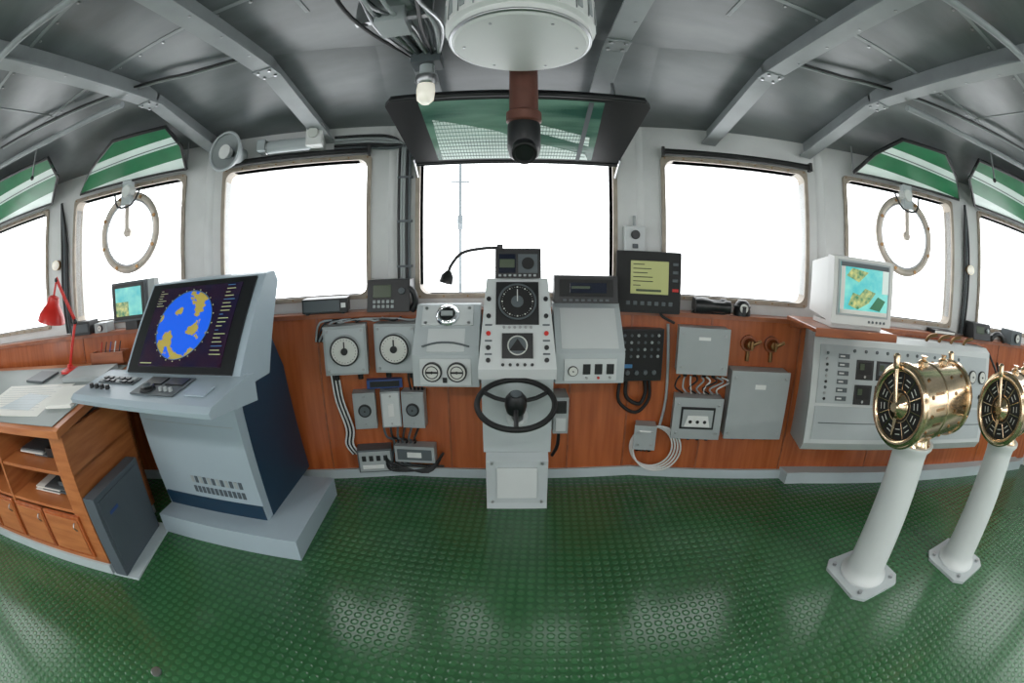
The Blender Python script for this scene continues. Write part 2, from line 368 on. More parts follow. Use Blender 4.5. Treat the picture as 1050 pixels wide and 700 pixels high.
# ------------------------------------------------------------------ steering stand
b=B('steering_stand',(0,0,0),0,.008)
b.prism([(2.30,0),(2.31,.04),(2.315,.33),(2.36,.37),(2.72,.37),(2.72,0)],-.185,.185,HELM)
b.prism([(2.37,.365),(2.34,.62),(2.31,.84),(2.31,.87),(2.72,.87),(2.72,.365)],-.20,.20,HELM)
b.box(-.12,.12,2.299,2.312,.08,.29,HELM2)
for s in (-1,1):
    for z in (.05,.32): b.cyl((s*.15,2.31,z),(s*.15,2.298,z),.01,STEEL,seg=8)
prof=[(2.30,.84),(2.29,.90),(2.50,1.38),(2.62,1.38),(2.72,1.1),(2.72,.84)]
a=[b.v((-.215+(.04 if p[1]>1.3 else 0),p[0],p[1])) for p in prof];c=[b.v((.215-(.04 if p[1]>1.3 else 0),p[0],p[1])) for p in prof]
b.f(a,HELM2);b.f(c[::-1],HELM2)
for i in range(6): b.f([a[i],c[i],c[(i+1)%6],a[(i+1)%6]],HELM2)
b.T=slope(2.29,.90,2.50,1.38)
b.box(-.12,.12,-.012,.01,.25,.50,BLK);b.cyl((0,-.012,.38),(0,-.022,.38),.105,BLK2,seg=36);b.torus((0,-.022,.38),(0,1,0),.102,.006,BOXD,36,6)
for k in range(36):
    aa=R(k*10);b.cyl((.085*math.cos(aa),-.023,.38+.085*math.sin(aa)),(.085*math.cos(aa),-.025,.38+.085*math.sin(aa)),.002 if k%3 else .005,DIAL,seg=6)
b.cyl((0,-.022,.38),(0,-.026,.38),.035,BOXD);b.box(-.0025,.0025,-.03,-.025,.38,.45,WHITE)
b.box(-.085,.085,-.015,.005,.06,.20,BLK);b.cyl((0,-.015,.13),(0,-.02,.13),.052,BOXD,seg=28)
b.prism([(-.045,.10),(.045,.10),(0,.165)],-.03,-.02,BLK2,axis='y');b.torus((0,-.02,.13),(0,1,0),.052,.004,DIAL,30,6)
for x in (-.16,.16):
    for z in (.05,.12,.2,.3,.4): b.cyl((x,0,z),(x,-.014,z),.013,BLK if z!=.2 else RED,seg=14)
    for z in (.085,.16,.25): b.box(x-.02,x+.02,-.002,0,z-.005,z+.005,BOXD)
for k in range(6): b.cyl((-.075+.03*k,0,.235),(-.075+.03*k,-.01,.235),.008,STEEL,seg=10)
for k in range(5): b.cyl((-.08+.04*k,0,.025),(-.08+.04*k,-.01,.025),.009,BLK,seg=10)
b.T=Matrix()
b.prism([(2.46,1.385),(2.50,1.555),(2.60,1.555),(2.60,1.385)],-.125,.135,BLK)
b.T=slope(2.46,1.385,2.50,1.555)
b.box(-.105,-.01,-.004,.005,.03,.14,SCR);b.box(.005,.115,-.004,.005,.03,.14,BOXD);b.cyl((.06,-.004,.085),(.06,-.012,.085),.035,BLK2,seg=20);b.box(-.10,-.015,-.006,-.003,.06,.11,LCDG)
for k in range(8): b.box(-.105+.028*k,-.09+.028*k,-.006,0,.01,.022,BOXG)
b.T=Matrix.Translation((-.01,2.12,.765))@Matrix.Rotation(R(21),4,'X')
b.torus((0,0,0),(0,0,1),.20,.0155,BLK2,56,10)
b.lathe([(.05,-.05),(.058,-.01),(.055,.03),(.035,.06)],(0,.0,0),(0,0,1),BLK)
b.cyl((0,.0,.06),(0,.0,.065),.028,BOXD)
for an in (28,152,270): 
    d=Vector((math.cos(R(an)),math.sin(R(an)),0));b.tube([d*.04,d*.12+Vector((0,0,-.012)),d*.195],.012,BLK,smooth=2)
b.T=Matrix()
b.tube([(-.01,2.135,.74),(0,2.22,.66),(0,2.36,.60)],.035,BLK)
b.lathe([(.065,0),(.06,.03),(.045,.05)],(0,2.35,.605),(0,-1,.3),HELM2)
b.done()
def deskbox(name,x0,x1,yf,zf0,zf1,yb,zt,m,bev=.008):
    b=B(name,(0,0,0),0,bev);b.prism([(yf,zf0),(yf-.005,zf1),(yb,zt),(2.72,zt),(2.72,zf0-.04)],x0,x1,m);return b
b=deskbox('compass_console',-.61,-.22,2.42,.76,.95,2.62,1.22,HELM)
b.T=slope(2.415,.95,2.62,1.22,-.415)
b.box(-.155,.155,-.012,.01,.19,.325,HELM2);b.lathe([(.075,0),(.07,.012),(.055,.02)],(0,-.012,.255),(0,-1,0),CHROME,36);b.cyl((0,-.02,.255),(0,-.033,.255),.05,BLK);b.torus((0,-.033,.255),(0,1,0),.05,.006,CHROME,30,8);b.box(-.035,.035,-.045,-.03,.24,.27,BOXG)
for x in (-.13,.13):
    for z in (.205,.305): b.cyl((x,-.012,z),(x,-.018,z),.01,STEEL,seg=10)
b.box(-.11,.11,-.006,.005,.02,.17,HELM2);b.tube([(-.14,-.01,.05),(-.05,-.02,.07),(.05,-.02,.07),(.14,-.01,.05)],.006,BOXD)
b.T=Matrix()
b.box(-.565,-.265,2.405,2.42,.775,.93,HELM2)
for x in (-.49,-.345):
    b.gauge(x,2.405,.855,.058,DIAL,BLK,.02);b.tube([(x-.035,2.378,.855),(x+.035,2.378,.855)],.006,BLK,smooth=1);b.torus((x,2.38,.855),(0,1,0),.036,.003,BLK,24,6)
b.box(-.43,-.405,2.395,2.41,.79,.82,BLK)
b.done()
b=deskbox('display_console',.22,.63,2.42,.78,.96,2.62,1.23,HELM)
b.T=slope(2.415,.96,2.62,1.23,.425)
b.box(-.17,.17,-.004,.01,.03,.30,HELM2)
b.T=Matrix()
b.box(.27,.58,2.405,2.42,.80,.93,HELM2)
for x in (.40,.47,.54): b.box(x-.022,x+.022,2.397,2.41,.84,.90,BLK)
b.gauge(.32,2.405,.86,.03,DIAL,BLK,.012)
for k in range(3): b.cyl((.40+.07*k,2.40,.82),(.40+.07*k,2.392,.82),.008,RED if k==1 else STEEL,seg=10)
b.prism([(2.50,1.24),(2.53,1.40),(2.62,1.40),(2.62,1.235)],.215,.595,BLK)
b.T=slope(2.50,1.24,2.53,1.40,.405);b.box(-.16,.16,-.004,.01,.04,.14,BLK2);b.box(-.10,.12,-.006,0,.06,.12,SCR);b.box(-.09,.02,-.008,0,.085,.10,LCDG)
for k in range(8): b.box(-.14+.036*k,-.12+.036*k,-.008,0,.012,.024,BOXD)
b.T=Matrix();b.done()
b=B('relay_box',(0,0,0),0,.004);b.box(.225,.32,2.52,2.72,.42,.66,BOXG);b.box(.24,.305,2.505,2.52,.56,.64,BLK);b.box(.24,.305,2.51,2.52,.44,.53,HELM2);b.tube([(.27,2.6,.42),(.27,2.62,.3),(.24,2.66,.2)],.012,BLK);b.done()
b=B('gooseneck_lamp',(0,0,0),0);b.tube([(-.10,2.55,1.56),(-.20,2.5,1.555),(-.31,2.45,1.53),(-.37,2.42,1.46),(-.385,2.41,1.41)],.009,BLK,smooth=5)
b.lathe([(.014,0),(.035,.03),(.038,.07)],(-.38,2.41,1.43),(-.25,-.2,-.95),BLK);b.cyl((-.10,2.55,1.58),(-.10,2.55,1.556),.018,BLK);b.done()
# ------------------------------------------------------------------ panel mounted units
def gyro(X):
    b=W('rudder_repeater_box',X,.80,0,.012);b.box(-.14,.14,-.15,0,0,.31,BOXG)
    b.box(-.125,.125,-.16,-.15,.015,.295,HELM)
    b.lathe([(.098,0),(.098,.025),(.085,.035)],(0,-.158,.16),(0,-1,0),BOXG,36);b.cyl((0,-.18,.16),(0,-.196,.16),.084,DIAL,seg=36);b.torus((0,-.193,.16),(0,1,0),.088,.006,BLK,36,6)
    b.cyl((0,-.196,.16),(0,-.21,.16),.022,BLK);b.box(-.004,.004,-.205,-.197,.16,.22,BLK)
    for k in range(24): a=R(15*k);b.cyl((.072*math.cos(a),-.196,.16+.072*math.sin(a)),(.072*math.cos(a),-.198,.16+.072*math.sin(a)),.003,BLK,seg=6)
    for s in (-1,1):
        for z in (.03,.28): b.cyl((s*.11,-.16,z),(s*.11,-.168,z),.009,STEEL,seg=8)
        b.cyl((s*.08,-.07,0),(s*.08,-.07,-.05),.018,BLK2)
    b.done()
gyro(-1.105);gyro(-.75)
def spk(X,w,g):
    b=W('intercom_box',X,.41,0,.006);b.box(-w/2,w/2,-.10,0,0,.25,BOXG);b.box(-w/2+.008,w/2-.008,-.106,-.1,.01,.24,BOXG if g else HELM2)
    if g: b.cyl((0,-.10,.13),(0,-.115,.13),.045,BLK);b.gauge(0,-.106,.13,.04,BOXD,BLK,.012)
    else: b.box(-.02,.02,-.112,-.1,.08,.17,WHITE)
    for z in (.03,.22): b.cyl((0,-.106,z),(0,-.112,z),.008,STEEL,seg=8)
    b.done()
spk(-1.02,.15,1);spk(-.85,.13,0);spk(-.675,.15,1)
b=W('radio_junction_box',-.99,.09,0,.006);b.box(-.12,.12,-.12,0,0,.17,BOXD);b.box(-.11,.11,-.127,-.12,.01,.16,BOXG)
for k in range(4): b.box(-.09+.05*k,-.06+.05*k,-.132,-.12,.09,.13,BLK)
b.box(-.09,.06,-.13,-.12,.03,.06,WHITE);b.done()
b=W('cable_junction_box',-.69,.15,0,.006);b.box(-.14,.14,-.10,0,0,.12,BOXG);b.box(-.12,.12,-.106,-.1,.02,.1,BOXD);b.box(-.05,.05,-.11,-.1,.04,.08,WHITE)
b.done()
b=W('cable_switch',-.88,.67,0,.004);b.box(-.12,.12,-.05,0,0,.06,BLUE);b.box(-.10,.10,-.055,-.05,.01,.05,BLK);b.done()
b=B('cable_bundle')
for i in range(5):
    o=.012*i
    b.tube([wpt(-1.21+o,.79,.05),wpt(-1.20+o,.6,.04),wpt(-1.15+o,.4,.05),wpt(-1.17+o,.28,.04),wpt(-1.13+o,.2,.04)],.007,BLK if i%2 else WHITE,smooth=5)
for i in range(6):
    b.tube([wpt(-.9+.05*i,.41,.05),wpt(-.88+.04*i,.33,.06+.01*i),wpt(-.84+.03*i,.28,.04),wpt(-.86+.02*i,.12,.05),wpt(-.75+.05*i,.10,.04)],.008,BLK if i%2 else BOXD,smooth=5)
for i in range(4):
    b.tube([wpt(-.88,.16+.02*i,.13),wpt(-.84,.1+.02*i,.13),wpt(-.6,.12-.01*i,.12),wpt(-.5,.2,.03)],.008,BLK,smooth=5)
for i in range(5):
    b.tube([wpt(-.62-.12*i,1.135,.02),wpt(-.66-.12*i,1.12,.05),wpt(-.8-.08*i,1.13,.04),wpt(-1.1-.04*i,1.125,.04),wpt(-1.26-.01*i,1.0,.03)],.007,(BOXG,BLK)[i%2],smooth=4)
for i in range(4):
    b.tube([wpt(-.70+.03*i,.80,.05),wpt(-.70+.03*i,.74,.06),wpt(-.69+.025*i,.66,.05)],.007,BLK)
b.done()
b=W('radio_telephone',-.80,1.18,.02,.006);b.prism([(-.10,0),(-.06,.20),(.05,.20),(.08,0)],-.14,.14,BLK)
b.T=slope(-.10,0,-.06,.20);b.box(-.10,.02,-.004,.01,.09,.17,LCDG);b.cyl((.09,0,.13),(.09,-.02,.13),.02,BOXD)
for i in range(5):
    for j in range(2): b.box(-.10+.03*i,-.08+.03*i,-.006,0,.025+.03*j,.045+.03*j,BOXG)
b.T=Matrix();b.tube([(.12,-.05,.15),(.16,-.06,.12),(.17,-.05,.05),(.14,-.05,.0)],.02,BLK);b.done()
b=W('receiver_box',-1.22,1.18,.03,.004);b.box(-.15,.15,-.06,.12,.01,.10,BLK);b.box(-.14,.10,-.063,-.06,.02,.09,BOXD);b.box(.11,.14,-.066,-.06,.04,.07,WHITE)
for x in (-.12,.12): b.box(x-.01,x+.01,-.05,.1,0,.01,BLK2)
b.done()
b=W('navigation_monitor',.825,1.175,.08,.01);b.box(-.205,.205,-.04,.10,.0,.385,BLK);b.box(-.205,.205,-.055,-.04,.01,.38,BLK2);b.box(-.12,.0,-.03,.06,-.0,.03,BLK)
b.box(-.115,.125,-.059,-.05,.12,.325,LCDY)
for k in range(6): b.box(-.10,-.10+.04+.14*random.random(),-.061,-.055,.30-.026*k,.306-.026*k,BLK)
b.box(-.08,.08,-.061,-.055,.135,.15,LCDG);b.box(.15,.19,-.059,-.05,.14,.16,RED)
for k in range(7): b.box(-.14+.045*k,-.115+.045*k,-.059,-.05,.05,.075,BOXD)
for z in (.21,.26,.31): b.box(.15,.185,-.059,-.05,z-.01,z+.01,BOXD)
b.tube([(.08,.0,.01),(.1,-.02,-.02),(.18,-.0,-.06)],.01,BLK);b.done()
b=W('thruster_control_panel',.765,.73,0,.006);b.box(-.18,.18,-.10,0,0,.34,BLK);b.box(-.17,.17,-.106,-.1,.01,.33,BLK2)
for i in range(7):
    for j in range(4): b.cyl((-.135+.046*i,-.10,.30-.045*j),(-.135+.046*i,-.113,.30-.045*j),.010,BOXD if (i+j)%3 else BOXG,seg=10)
b.box(-.12,-.03,-.112,-.1,.09,.115,BLUEC)
for k in range(5): b.cyl((-.12+.06*k,-.10,.06),(-.12+.06*k,-.12,.06),.016,BOXD,seg=12)
b.tube([(-.05,-.05,0),(-.04,-.05,-.12),(.05,-.06,-.17),(.09,-.05,-.1),(.08,-.05,0)],.014,BLK2,smooth=5)
b.tube([(-.09,-.05,0),(-.09,-.05,-.15),(.03,-.06,-.23),(.12,-.05,-.14),(.11,-.05,0)],.012,BLK2,smooth=5)
b.done()
def cab(name,X,z,w,h,d,m=BOXG,lab=True,window=False):
    b=W(name,X,z,0,.01);b.box(-w/2,w/2,-d,0,0,h,m);b.box(-w/2-.006,w/2+.006,-d-.02,-d,-.004,h+.004,m)
    for s in (-1,1):
        for zz in (.04,h-.04): b.cyl((s*(w/2-.025),-d-.02,zz),(s*(w/2-.025),-d-.028,zz),.01,STEEL,seg=8)
    if window:
        b.box(-w*.36,w*.36,-d-.026,-d-.01,h*.25,h*.8,BLK);b.box(-w*.32,w*.32,-d-.028,-d-.01,h*.30,h*.74,BOXG)
        b.prism([(-.09,h*.32),(.09,h*.32),(.07,h*.6),(-.07,h*.6)],-d-.034,-d-.028,WHITE,axis='y')
        for k in range(3): b.cyl((-.05+.05*k,-d-.034,h*.45),(-.05+.05*k,-d-.04,h*.45),.012,BLK)
    elif lab: b.box(-.04,.04,-d-.023,-d-.019,h*.75,h*.82,WHITE)
    for k in range(4): b.cyl((-w*.3+w*.2*k,-d*.5,0),(-w*.3+w*.2*k,-d*.5,-.04),.014,BLK2,seg=10)
    return b
cab('fuse_cabinet',1.21,.81,.33,.29,.14).done()
cab('electrical_cabinet',1.62,.38,.42,.46,.14).done()
cab('breaker_cabinet',1.22,.36,.33,.28,.12,window=True).done()
cab('junction_box',.89,.25,.14,.17,.09).done()
b=B('coiled_cable')
for k in range(4): 
    (x,y),psi=wp(.93,.05+.012*k);b.T=Matrix.Translation((x,y,.25))@Matrix.Rotation(psi,4,'Z');b.torus((0.01*k,0,0),(0,1,0),.15+.006*k,.0065,WHITE,40,8,)
b.T=Matrix()
for i in range(9): b.tube([wpt(1.07+.035*i,.77,.06),wpt(1.05+.045*i,.74,.06),wpt(1.03+.03*i+.02*(i%3),.70,.10),wpt(1.1+.03*i,.65,.05)],.006,(BLK,BOXG,WHITE)[i%3],smooth=4)
b.tube([wpt(.98,1.1,.02),wpt(.99,.9,.03),wpt(1.0,.6,.03),wpt(.97,.40,.05)],.01,BOXG);b.done()
for X in (1.54,1.71):
    b=W('brass_switch',X,1.0,0,.003);b.cyl((0,0,0),(0,-.03,0),.055,WOODH);b.lathe([(.035,0),(.04,.02),(.025,.06)],(0,-.03,0),(0,-1,0),BRASSD);b.box(-.008,.008,-.12,-.08,-.03,.03,BRASSD);b.cyl((0,-.02,-.05),(0,-.02,-.12),.014,BRASSD);b.tube([(0,-.09,0),(.07,-.10,.03)],.012,BRASSD,smooth=1);b.done()
b=W('binoculars',1.26,1.18,.02,.003)
for s in (-1,1):
    b.T=Matrix.Translation((-.12,-.005+.05*s,.055))@Matrix.Rotation(R(4*s),4,'Z')
    b.lathe([(.048,0),(.052,.04),(.044,.10),(.034,.12),(.034,.19),(.042,.20),(.042,.235)],(0,0,0),(1,0,0),BLK,24)
b.T=Matrix();b.box(-.03,.04,-.04,.03,.045,.075,BLK2);b.tube([(-.08,-.05,.04),(-.14,-.03,.01),(-.03,-.03,.008),(.1,-.02,.01),(.12,0,.04)],.006,BLK2);b.done()
b=W('hand_bearing_compass',1.48,1.18,.0,.003);b.lathe([(.06,0),(.06,.03),(.05,.08),(.03,.10)],(0,0,0),(0,0,1),BLK);b.cyl((0,-.05,.05),(0,-.06,.05),.03,DIAL);b.torus((0,0,.06),(0,0,1),.055,.008,BLK2);b.box(-.012,.012,-.07,-.04,.0,.06,BLK);b.done()
b=W('wall_switch_box',.775,1.56,-.11,.006);b.box(-.07,.07,-.05,0,0,.17,HELM2);b.cyl((0,-.05,.11),(0,-.07,.11),.03,BLK);b.box(-.02,.02,-.06,-.05,.02,.05,BOXD)
b.cyl((.0,-.025,.17),(0,-.025,.24),.01,BOXG);b.box(-.04,.04,-.04,0,-.10,-.02,BOXD);b.done()
# ------------------------------------------------------------------ CRT on wooden shelf
cpos=(1.925,1.80);cpsi=R(-18)
b=B('wooden_shelf',(cpos[0],cpos[1],1.185),cpsi,.004);b.box(-.33,.28,-.04,.52,0.0,.025,WOODH);b.box(-.33,.28,-.045,-.035,-.02,.03,WOODH)
b.prism([(.1,0),(.52,-.05),(.52,0)],-.30,-.28,WOODH);b.prism([(.1,0),(.45,-.05),(.45,0)],.22,.24,WOODH);b.done()
b=B('crt_monitor',(cpos[0],cpos[1],1.212),cpsi,.012)
b.box(-.19,.19,0.04,.36,0,.03,CREAM)
b.prism([(-.02,.03),(-.02,.40),(.07,.41),(.07,.03)],-.225,.225,CREAM)
a=[b.v(p) for p in ((-.215,.07,.04),(.215,.07,.04),(.215,.07,.40),(-.215,.07,.40))];c=[b.v(p) for p in ((-.20,.42,.06),(.20,.42,.06),(.19,.42,.37),(-.19,.42,.37))]
b.f(a,CREAM);b.f(c[::-1],CREAM)
for i in range(4): b.f([a[i],c[i],c[(i+1)%4],a[(i+1)%4]],CREAM)
b.box(-.195,.195,-.026,-.018,.08,.385,BOXG);b.box(-.18,.18,-.030,-.024,.092,.375,MAP)
b.box(-.18,.18,-.032,-.03,.35,.375,BOXD);b.box(-.18,-.15,-.032,-.03,.092,.35,PAPER);b.box(-.18,.18,-.032,-.03,.092,.115,PAPER);b.box(.13,.18,-.032,-.03,.22,.35,WHITEP)
b.prism([(-.12,.14),(-.05,.12),(.03,.16),(.08,.22),(.0,.24),(-.04,.2),(-.09,.21)],-.033,-.03,MAPL,axis='y');b.prism([(-.14,.3),(-.05,.27),(.02,.33),(-.1,.345)],-.033,-.03,MAPL,axis='y');b.prism([(.04,.13),(.12,.12),(.16,.18),(.1,.2)],-.033,-.03,GREENP,axis='y')
for k in range(5): b.cyl((.05+.03*k,-.02,.055),(.05+.03*k,-.026,.055),.008,BOXD,seg=10)
b.done()
# ------------------------------------------------------------------ signal console (starboard)
(wx,wy),psi=wp(2.85,0)
b=B('alarm_console',(wx,wy,0),psi,.01)
x0,x1=-.93,.95
b.prism([(-.30,.36),(-.34,.42),(-.22,1.10),(-.16,1.13),(0,1.13),(0,.36)],x0,x1,HELM2,ends=HELM)
b.T=slope(-.34,.42,-.22,1.10)
b.box(x0+.05,x1-.05,-.006,.004,.27,.65,HELM)
b.box(x0+.05,x1-.05,-.006,.004,.03,.25,HELM)
for i,x in enumerate((-.50,-.32,-.14)):
    for z in (.50,.335):
        b.box(x-.075,x+.075,-.014,0,z-.065,z+.065,BLK);b.box(x-.055,x+.055,-.017,-.01,z-.03,z+.05,BOXD if i==1 else BLK2);b.box(x-.05,x-.01,-.019,-.01,z+.0,z+.04,LCDG);b.cyl((x,-.017,z-.045),(x,-.02,z-.045),.01,STEEL,seg=8)
for x in (.03,.13):
    for z in (.55,.45,.35): b.box(x-.03,x+.03,-.012,0,z-.03,z+.03,BOXD)
for k in range(9): b.cyl((-.82,-.0,.3+.037*k),(-.82,-.014,.3+.037*k),.010,(BLK,STEEL,BOXD)[k%3],seg=10)
for k in range(6):
    b.box(-.73,-.64,-.012,0,.29+.055*k,.32+.055*k,BOXD);b.box(-.72,-.68,-.014,0,.30+.055*k,.31+.055*k,WHITE)
for x in (.28,.42,.56,.70,.84): b.gauge(x,-.006,.5,.05);b.cyl((x,-.006,.35),(x,-.03,.35),.02,BLK)
for k in range(12): b.cyl((-.6+.1*k,-.006,.62),(-.6+.1*k,-.014,.62),.012,BOXD,seg=10)
b.tube([(-.84,-.008,.14),(.9,-.008,.14)],.003,BOXD,smooth=1)
b.T=Matrix()
for X in (.15,.30,.45,.62): b.tube([(X,-.14,1.13),(X+.02,-.16,1.17),(X+.09,-.18,1.19)],.014,BRASSD)
b.done()
b=W('vhf_radio',3.72,1.18,.02,.005);b.prism([(-.08,0),(-.05,.13),(.08,.13),(.1,0)],-.13,.13,BLK);b.T=slope(-.08,0,-.05,.13);b.box(-.09,.03,-.004,.01,.05,.11,LCDG);b.cyl((.08,0,.08),(.08,-.02,.08),.02,BOXG);b.T=Matrix();b.done()
b=W('handset',3.97,1.18,.04,.005);b.tube([(-.1,-.03,.02),(-.04,-.03,.06),(.05,-.03,.06),(.11,-.03,.02)],.024,BLK);b.sphere((-.1,-.03,.025),.03,BLK);b.sphere((.11,-.03,.025),.03,BLK);b.done()
b=W('signal_horn_box',4.25,1.18,.04,.005);b.box(-.1,.1,-.08,.1,0,.12,BOXD);b.gauge(0,-.08,.06,.04);b.done()
b=W('ledge_manual',3.30,1.18,.0,.003);b.box(-.16,.12,-.03,.1,0,.03,BLK);b.box(-.15,.11,-.031,.09,.005,.025,PAPER);b.done()
b=B('hanging_cable')
b.tube([wpt(3.90,1.08,.03),wpt(3.93,.98,.1),wpt(4.0,.9,.12),wpt(4.07,1.0,.03)],.012,BLK,smooth=5)
b.done()
# ------------------------------------------------------------------ engine telegraphs
def telegraph(x,y):
    b=B('engine_telegraph',(x,y,0),0,0)
    b.prism([(-.14,-.2),(.14,-.2),(.2,-.14),(.2,.14),(.14,.2),(-.14,.2),(-.2,.14),(-.2,-.14)],0,.018,HELM,axis='z')
    for sx in (-1,1):
        for sy in (-1,1): b.cyl((sx*.14,sy*.14,.018),(sx*.14,sy*.14,.034),.014,STEEL,seg=8)
    b.lathe([(.155,.018),(.155,.03),(.128,.05),(.122,.09),(.104,.72),(.108,.76),(.13,.785),(.13,.80)],(0,0,0),(0,0,1),HELM2,40)
    b.lathe([(.12,.79),(.10,.82),(.10,.84)],(0,0,0),(0,0,1),BRASS,40)
    zc=.990
    # straight brass drum body, then separate raised bands (flat-sided) so the silhouette stays a cylinder
    b.lathe([(.179,-.20),(.179,.28)],(0,0,zc),(1,0,0),BRASS,64)
    for h0,h1,rr in ((-.218,-.190,.190),(.0,.018,.184),(.265,.298,.190)):
        b.lathe([(rr-.006,h0),(rr,h0+.004),(rr,h1-.004),(rr-.006,h1)],(0,0,zc),(1,0,0),BRASS,64)
    for k in range(14):
        a=R(360/14*k)
        for xx in (-.15,.10,.225): b.cyl((xx,.177*math.cos(a),zc+.177*math.sin(a)),(xx,.184*math.cos(a),zc+.184*math.sin(a)),.009,BRASSD,seg=8)
    for k in range(7):   # ventilation / lamp slots
        a=R(150+22*k);T0=b.T;b.T=Matrix.Translation((0,0,zc))@Matrix.Rotation(a,4,'X');b.box(-.115,-.035,.176,.1805,-.006,.006,BRASSD);b.T=T0
    for s in (-1,1):
        xf=-.218 if s<0 else .298
        b.cyl((xf,0,zc),(xf+s*.002,0,zc),.148,BLK2,seg=40)
        b.torus((xf,0,zc),(1,0,0),.165,.018,BRASS,64,10);b.torus((xf,0,zc),(1,0,0),.072,.004,BRASS,40,6)
        for k in range(12):
            a=R(k*30);c,s_=math.cos(a),math.sin(a)
            b.tube([(xf+s*.004,.075*c,zc+.075*s_),(xf+s*.004,.145*c,zc+.145*s_)],.0028,BRASS,smooth=1,seg=6)
            a=R((k+.5)*30);c,s_=math.cos(a),math.sin(a)
            for rr in (.10,.122): b.tube([(xf+s*.004,rr*c+.014*s_,zc+rr*s_-.014*c),(xf+s*.004,rr*c-.014*s_,zc+rr*s_+.014*c)],.0022,DIAL,smooth=1,seg=6)
        b.lathe([(.062,0),(.055,.015),(.03,.03),(.02,.05)],(xf,0,zc),(s,0,0),BRASS)
        b.prism([(-.016,zc),(.016,zc),(.004,zc-.13),(-.004,zc-.13)],xf+s*.010,xf+s*.016,BRASS)
        b.tube([(xf+s*.035,0,zc),(xf+s*.04,.02,zc+.1),(xf+s*.035,.035,zc+.165)],.013,BRASS,smooth=3)
        b.lathe([(.012,0),(.02,.015),(.017,.04),(.02,.06),(.01,.07)],(xf+s*.035,.035,zc+.155),(0,.2,.98),BRASS)
    for k in (-.06,.16): b.lathe([(.03,0),(.03,.02),(.014,.03),(.014,.04),(.02,.045)],(k,0,zc+.172),(0,0,1),BRASS)
    b.done()
telegraph(1.85,1.17);telegraph(2.61,.86)
# ------------------------------------------------------------------ radar console
b=B('radar_console',(-1.80,1.77,0),R(4),.010)
b.prism([(-.20,0),(-.20,.13),(.54,.13),(.54,0)],-.40,.64,RAD)
b.prism([(-.04,.13),(-.13,.93),(.05,.98),(.10,.13)],-.40,.40,RAD)
b.prism([(.03,.13),(-.05,1.0),(.16,1.20),(.36,1.16),(.52,.90),(.68,.13)],-.385,.405,RADB)
b.prism([(-.24,.97),(-.24,1.01),(.13,1.475),(.23,1.485),(.27,1.43),(.08,.97)],-.33,.54,RAD)
b.prism([(-.045,.135),(-.065,.23),(-.04,.24),(.0,.135)],-.385,.395,RADB)
b.T=slope(-.04,.13,-.13,.93)
for r_ in range(2):
    for k in range(12): b.box(-.10+.034*k,-.076+.034*k,-.004,0,.14+.07*r_,.185+.07*r_,CASE if r_==0 or k%2 else BOXG)
b.box(-.36,.36,-.003,0,.60,.603,BOXG)
b.T=slope(-.24,1.01,.13,1.475,.105)
b.box(-.405,.39,-.012,.01,.03,.575,BLK)
b.box(-.315,.315,-.016,-.01,.065,.54,SCRP)
b.prism([(-.03+.20*math.cos(R(t)),.305+.20*math.sin(R(t))) for t in range(0,360,8)],-.018,-.015,EARTH,axis='y')
b.torus((-.03,-.018,.305),(0,1,0),.203,.002,BLUEC,60,6)
for k in range(24):
    a=R(15*k);b.box(-.03+.212*math.cos(a)-.003,-.03+.212*math.cos(a)+.003,-.018,-.015,.305+.212*math.sin(a)-.003,.305+.212*math.sin(a)+.003,TXT)
for k in range(7): b.box(-.305,-.305+.02+.05*random.random(),-.018,-.015,.52-.016*k,.523-.016*k,TXT)
for k in range(19): b.box(.22,.22+.02+.06*random.random(),-.018,-.015,.525-.022*k,.529-.022*k,TXT if k%4 else BLUEC)
b.box(-.30,-.20,-.018,-.015,.08,.085,TXT)
b.T=Matrix()
b.prism([(-.20,1.035),(-.54,.995),(-.57,.975),(-.56,.95),(-.15,.90),(-.15,1.03)],-.53,.58,RAD)
b.T=slope(-.54,.997,-.20,1.037)
b.box(-.44,-.10,-.004,0,.16,.25,BOXD)
for i in range(6):
    for j in range(2): b.box(-.43+.055*i,-.395+.055*i,-.012,-.003,.17+.038*j,.195+.038*j,BLK if (i+j)%3 else BOXG)
for i in range(4): b.lathe([(.016,0),(.014,.022)],(-.42+.055*i,-.002,.09),(0,-1,0),BLK,14)
b.box(-.02,.30,-.006,0,.06,.27,BOXD);b.box(.0,.13,-.012,0,.17,.25,BLK);b.box(.16,.28,-.012,0,.17,.25,BLK)
b.lathe([(.045,0),(.045,.01),(.035,.02)],(.08,-.006,.11),(0,-1,0),BLK);b.sphere((.08,-.012,.11),.028,BOXD)
for i in range(3): b.lathe([(.012,0),(.010,.018)],(.18+.035*i,-.006,.11),(0,-1,0),BOXG,12)
b.box(.36,.48,-.006,0,.08,.18,RAD)
b.T=Matrix()
b.done()
# ------------------------------------------------------------------ chart desk
D0=(-2.23,.98);dy=R(16)
b=B('chart_desk',(D0[0],D0[1],0),dy,.004)
Lx=-2.4
b.box(Lx,0,.0,.75,.0,.06,BASE)
b.box(-.03,0,.02,.78,.06,.84,DESKW);b.box(-.92,-.89,.02,.78,.06,.84,DESKW);b.box(Lx,-1.7,.02,.78,.06,.84,DESKW);b.box(-.14,-.03,.02,.06,.06,.84,DESKW)
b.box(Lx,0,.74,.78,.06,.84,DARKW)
b.box(Lx,0,.02,.78,.06,.09,DESKW);b.box(Lx,0,.03,.78,.37,.39,DESKW);b.box(Lx,0,.03,.78,.60,.62,DESKW)
b.prism([(-.03,.835),(-.03,.875),(.0,.885),(1.02,.99),(1.02,.95)],Lx,.025,DESKW)
b.prism([(.0,.887),(.93,.982),(.93,.986),(.0,.891)],Lx+.05,-.04,DESKT)
